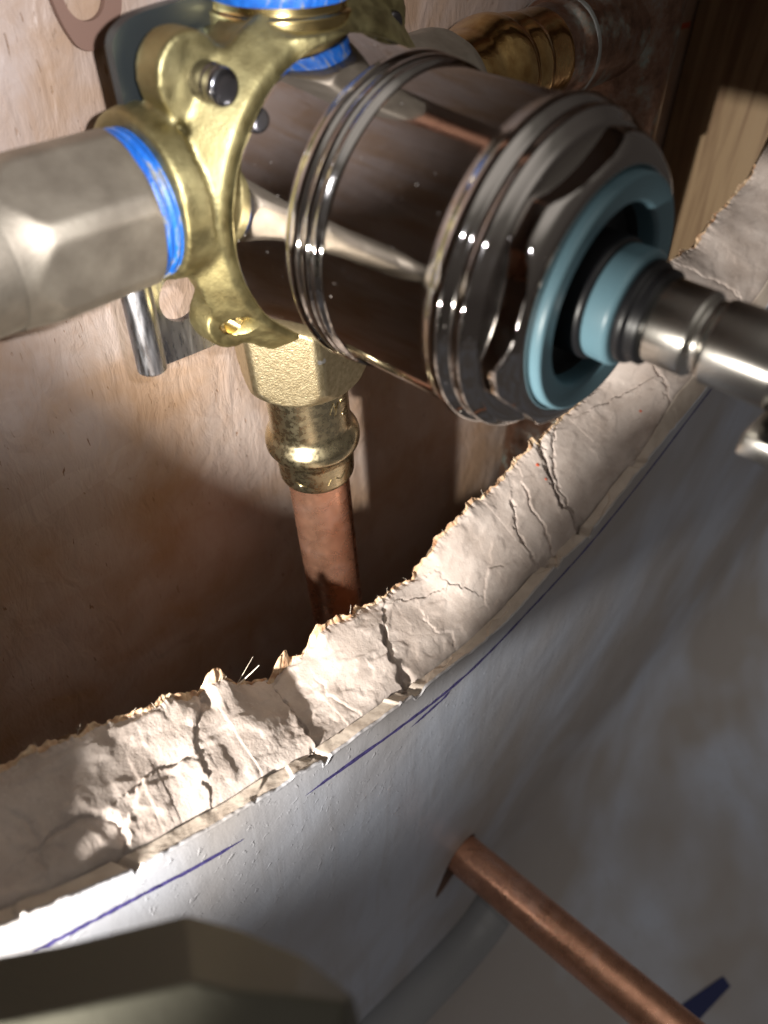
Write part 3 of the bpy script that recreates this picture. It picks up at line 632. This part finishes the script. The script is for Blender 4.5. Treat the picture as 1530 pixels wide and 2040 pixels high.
# left inlet: adapter running out of the picture
la = fitting('pipe_adapter', (60, 54, -51.6), 'dull bronze hex adapter screwed into the left side of the valve, running out of frame', 'pipe fitting')
LO = (69.0, 54, -51.6)
lathe('thread_band', LO, (-1, 0, 0), [(-1, 12.0), (0.6, 12.2), (1.2, 11.9), (2.0, 12.1), (2.6, 11.8), (3.4, 12.0), (4.1, 11.6), (4.2, 10)], M['ptfe'], la, n=80)
lathe('hex_body', LO, (-1, 0, 0), rnd([(4.0, 10), (4.2, 12.4), (5.2, 13.1), (20.0, 13.2), (22.5, 13.1), (24.5, 12.2), (26.5, 11.9), (28, 11.8)], 1.0), M['bronze'], la, n=144, hexa=12.0, rot=math.radians(8), ang=60)
lathe('socket', LO, (-1, 0, 0), rnd([(25, 11.2), (26, 11.6), (44, 11.6), (47, 13.0), (52, 13.0), (55, 11.4), (70, 11.2), (70, 9)], 0.8), M['bronze'], la, n=96, ang=60)
lp_ = tag(lathe('copper_feed', (12, 54, -51.5), (-1, 0, 0), [(-14, 7.9), (150, 7.9)], M['copper']), 'copper pipe feeding the adapter left of the valve', 'copper pipe')
# bottom union, press fitting and pipe, slightly tilted
DO = Vector((98.0, 51.5, -78.0)); DD = Vector((0.085, 0.0, -1)).normalized()
df = fitting('press_adapter', (99, 51.5, -82.5), 'sand cast brass hex press adapter under the valve with white thread sealant', 'pipe fitting')
lathe('male_thread', DO, DD, rnd([(-6, 11.2), (-4, 11.2), (-3.5, 12.0), (-1.5, 12.1), (-1.0, 11.4), (3, 11.4)], 0.3), M['turned'], df, n=80, ang=50)
lathe('thread_band', DO, DD, [(-1.2, 11.55), (0.2, 11.7), (1.6, 11.5)], M['ptfe'], df, n=64, wob=0.02)
lathe('sealant', DO, DD, rnd([(0.2, 11.4), (-0.4, 12.2), (0.2, 13.2), (1.3, 13.2)], 0.3), M['white_seal'], df, n=96, wob=0.05)
lathe('hex_nut', DO, DD, rnd([(0.3, 11.2), (0.4, 13.2), (1.2, 14.2), (2.2, 14.9), (16.5, 14.9), (18.8, 13.9), (20.0, 12.6), (20.2, 9)], 0.6), M['sand'], df, n=168, hexa=13.3, rot=math.radians(5), ang=60)
lathe('press_sleeve', DO, DD, rnd([(19.6, 9.7), (33, 9.7), (34.5, 9.9), (35.8, 10.9), (37.2, 11.6), (39.2, 11.7), (40.4, 11.2), (41.2, 10.1), (42.2, 9.9), (43.0, 9.7), (49.4, 9.5), (50.2, 9.2), (50.3, 7.9)], 0.6), M['press'], df, n=128, wob=0.003, ang=60)
# raised arrow and size marks on the sleeve
def mark(f0, t0, P, w=0.35):
    a, u, v = frame(DD); pts = []
    for (dx, dt) in P:
        f = f0 + dx / 9.7; rr = 9.72 if t0 < 34 else 9.62; pts.append(tuple(DO + a * (t0 + dt) + (u * math.cos(f) + v * math.sin(f)) * rr))
    return pts
a_, u_, v_ = frame(DD); toC = (Vector((0, -64, 0)) - DO); fC = math.atan2(toC.dot(v_), toC.dot(u_))
sgn = 1 if (v_ * math.cos(fC) - u_ * math.sin(fC)).dot(right) > 0 else -1
for fo, t0, P in ((0.62, 25, [(-1.2, 1.5), (0, -1.5), (0.3, 0.6), (1.4, -0.8), (0.2, 2.4)]), (0.92, 24, [(-0.6, -1.2), (0.6, -1.2), (0.6, 0), (-0.6, 0), (-0.6, 1.2), (0.7, 1.2)]),
                  (0.95, 28, [(-0.6, 0), (0.6, 0), (0.6, 1.0), (-0.6, 1.0), (-0.6, 0)]), (0.28, 46, [(-0.5, 1.6), (0.4, -0.2)]), (0.6, 46, [(-1.5, 0), (0.0, 1.0), (1.6, -0.4)]), (-0.5, 46, [(-1.4, 0.4), (0, 1.2), (1.5, 1.4)])):
    P2 = [(sgn * x, t) for x, t in P]; tube('raised_mark', mark(fC + sgn * fo, t0, P2), 0.16, M['press'], df, n=6)
dp = tag(lathe('copper_pipe', DO + DD * 44, DD, [(0, 7.9), (190, 7.9)], M['copper'], n=96), 'bright copper pipe dropping from the press adapter behind the sawn wall edge', 'copper pipe')
# top port with blue thread
tp = fitting('riser_adapter', (100, 52, -20), 'brass adapter with blue thread sealant on top of the valve at the frame edge', 'pipe fitting')
lathe('male_thread', (100, 52, -27.2), (0, 0, 1), rnd([(-2, 12.2), (0.4, 12.2), (0.8, 11.4), (3, 11.4)], 0.3), M['turned'], tp, n=80)
lathe('thread_band', (100, 52, -25.2), (0, 0, 1), [(0, 11.6), (1.2, 11.9), (2.4, 11.6), (3.6, 11.9), (4.4, 11.5)], M['ptfe'], tp, n=80, wob=0.02)
lathe('hex_nut', (100, 52, -21), (0, 0, 1), rnd([(0, 11), (0.2, 13.6), (1.4, 14.6), (22, 14.6), (26, 12)], 0.6), M['bronze'], tp, n=144, hexa=13, ang=60)
tag(lathe('copper_riser', (100, 52, 2), (0, 0, 1), [(0, 7.9), (190, 7.9)], M['copper']), 'copper pipe rising from the top of the valve', 'copper pipe')
# right: hex adapter, golden press fitting
RO = Vector((131, 53, -50)); RD = Vector((1, 0.08, 0.02)).normalized()
rf = fitting('press_fitting', (150, 53, -50), 'shiny golden bronze press fitting behind the chrome sleeve, beside the old copper tee', 'pipe fitting')
lathe('hex_body', RO, RD, rnd([(-4, 10), (-3.6, 12.2), (-2, 13.4), (14, 13.6), (16.5, 13.0), (18, 11), (19, 9)], 0.6), M['bronze'], rf, n=144, hexa=12.6, rot=0.2, ang=60)
lathe('press_sleeve', RO, RD, rnd([(17.5, 9), (18, 11.0), (22, 11.2), (26, 11.4), (30, 12.6), (33, 13.2), (36, 13.1), (38.2, 12.2), (39.6, 11.4), (42, 11.7), (45, 11.9), (47, 11.2), (54, 11.1), (57.5, 11.0), (58, 8)], 0.8), M['goldpress'], rf, n=128, wob=0.01, ang=60)
# old copper tee
tee = fitting('copper_tee', (238, 60, -60), 'old tarnished copper tee and riser with green patina right of the golden fitting', 'copper tee')
lathe('branch_socket', RO + RD * 57, RD, rnd([(-1, 9), (-1, 10.8), (6, 10.9), (7.6, 12.1), (10, 12.4), (11.5, 12.2), (30, 12.5), (44, 12.8), (52, 13)], 0.6), M['aged'], tee, n=96, wob=0.015, ang=60)
lathe('solder_ring', RO + RD * 66, RD, rnd([(0, 11.5), (0.4, 12.5), (1.8, 12.6), (2.6, 12.2)], 0.3), M['solder'], tee, n=96, wob=0.02)
lathe('riser', (237, 62, 0), (0.0, 0, -1), [(-250, 15.4), (20, 15.4), (21, 16.6), (95, 16.6), (96, 15.2), (330, 15.2)], M['aged'], tee, n=96, wob=0.006)
# ================================================================ STUB-OUT
sd = Vector((0.0, -1, 0))
st = empty('stub_out_pipe', (STX, 0, STZ), 'bare copper stub-out pipe sticking out of the painted wall towards the camera', 'copper pipe')
lathe('pipe_tube', (STX, 0, STZ), (0.03, -1, 0.0), rnd([(-60, 6.2), (-60, 7.95), (118, 7.95), (119, 7.2), (119, 6.6), (40, 6.6)], 0.3), M['copper'], st, n=96)

# ================================================================ BATHTUB under the wall
tub = empty('bathtub', (HX, 0, -160), 'blue-grey curved tub surface sweeping out from the foot of the wall', 'bathtub')
prof = [(0.0 - 150 * (1 - math.cos(f)), -345 - 150 * math.sin(f)) for f in np.linspace(0.0, PI / 2, 40)] + [(-220, -497), (-420, -505), (-700, -515)]
xs = np.linspace(-420, 760, 60); V = []; F = []
for x in xs:
    for (y, z) in prof: V.append((x, y, z))
k = len(prof)
for i in range(len(xs) - 1):
    for j in range(k - 1): F.append((i * k + j, i * k + j + 1, (i + 1) * k + j + 1, (i + 1) * k + j))
mesh('tub_rim', V, F, M['face'], tub)
tag(mesh('tape_strip', [], [], M['tape']), 'x') if False else None
pts = [(140, -10, -381), (128.9, -10, -384), (114.5, -9.6, -383.4), (97.8, -8.6, -380.1), (79.2, -7.5, -375.3), (59.2, -6.2, -368.9), (30, -5, -360)]
bar = tube('rounded_bar', catm(pts, 6), 10.5, M['bar'], n=40)
P_ = [Vector(p) for p in pts]
ed_ = lathe('bar_end', P_[0], (P_[0] - P_[1]), [(-0.5 + 10.5 * math.sin(f) * 0.9, 10.5 * math.cos(f)) for f in np.linspace(0, PI / 2, 8)], M['bar'], None, n=40); ed_.parent = bar
tag(bar, 'dull grey rounded bar with a blue glint, on the wall below the stub', 'bar')
# strip of blue tape lying on the tub
def tubz(y):
    P = sorted(prof); return float(np.interp(y, [p[0] for p in P], [p[1] for p in P]))
tv = []; TL = [(241.4, -112.7), (240.1, -118.2), (208.8, -112.0), (199.0, -97.9)]
tp2 = [(x, y, tubz(y) + 0.6) for x, y in TL]; tv = tp2 + [(x, y, z - 0.5) for x, y, z in tp2]
tag(mesh('tape_strip', tv, [(0, 1, 2, 3), (7, 6, 5, 4), (0, 4, 5, 1), (1, 5, 6, 2), (2, 6, 7, 3), (3, 7, 4, 0)], M['tape'], smooth=False), 'short strip of dark blue tape beside the end of the copper stub', 'tape')

# ================================================================ DARK HOUSING near the lens
def camp(px, py, z):
    p = right * ((px - 765) / 1550 * z) + down * ((py - 1020) / 1550 * z) + fwd * z; return (p.x, p.y - 64, p.z)
top = [camp(-90, 1932, 80), camp(0, 1903, 80), camp(130, 1880, 81), camp(372, 1822, 82), camp(480, 1852, 80), camp(610, 1908, 78), camp(705, 1985, 76), camp(735, 2120, 74)]
mid = [camp(-90, 2040, 70), camp(0, 2035, 70), camp(140, 2010, 70), camp(385, 1955, 70), camp(470, 1972, 69.5), camp(580, 1982, 69.5), camp(690, 1995, 71), camp(700, 2125, 70)]
low = [camp(-90, 2180, 66), camp(0, 2180, 66), camp(140, 2180, 66), camp(385, 2160, 65), camp(470, 2150, 65), camp(580, 2140, 66), camp(660, 2130, 67), camp(690, 2140, 68)]
back = [camp(-90, 2080, 88), camp(0, 2060, 88), camp(140, 2040, 88), camp(372, 1990, 89), camp(470, 2000, 88), camp(580, 2030, 86), camp(660, 2080, 84), camp(690, 2140, 80)]
V = top + mid + low + back; F = []
for A, B in ((0, 8), (8, 16), (16, 24), (24, 0)):
    for i in range(7): F.append((A + i, A + i + 1, B + i + 1, B + i))
F += [(0, 8, 16, 24), (7, 31, 23, 15)]
o = mesh('plastic_housing', V, F, M['olive'], smooth=True); sharp(o, 14)
bv = o.modifiers.new('bevel', 'BEVEL'); bv.width = 1.6 * MM; bv.segments = 4; bv.limit_method = 'ANGLE'; bv.angle_limit = math.radians(14)
tag(o, 'dark olive faceted housing, blurred, close to the lens at bottom left', 'housing')
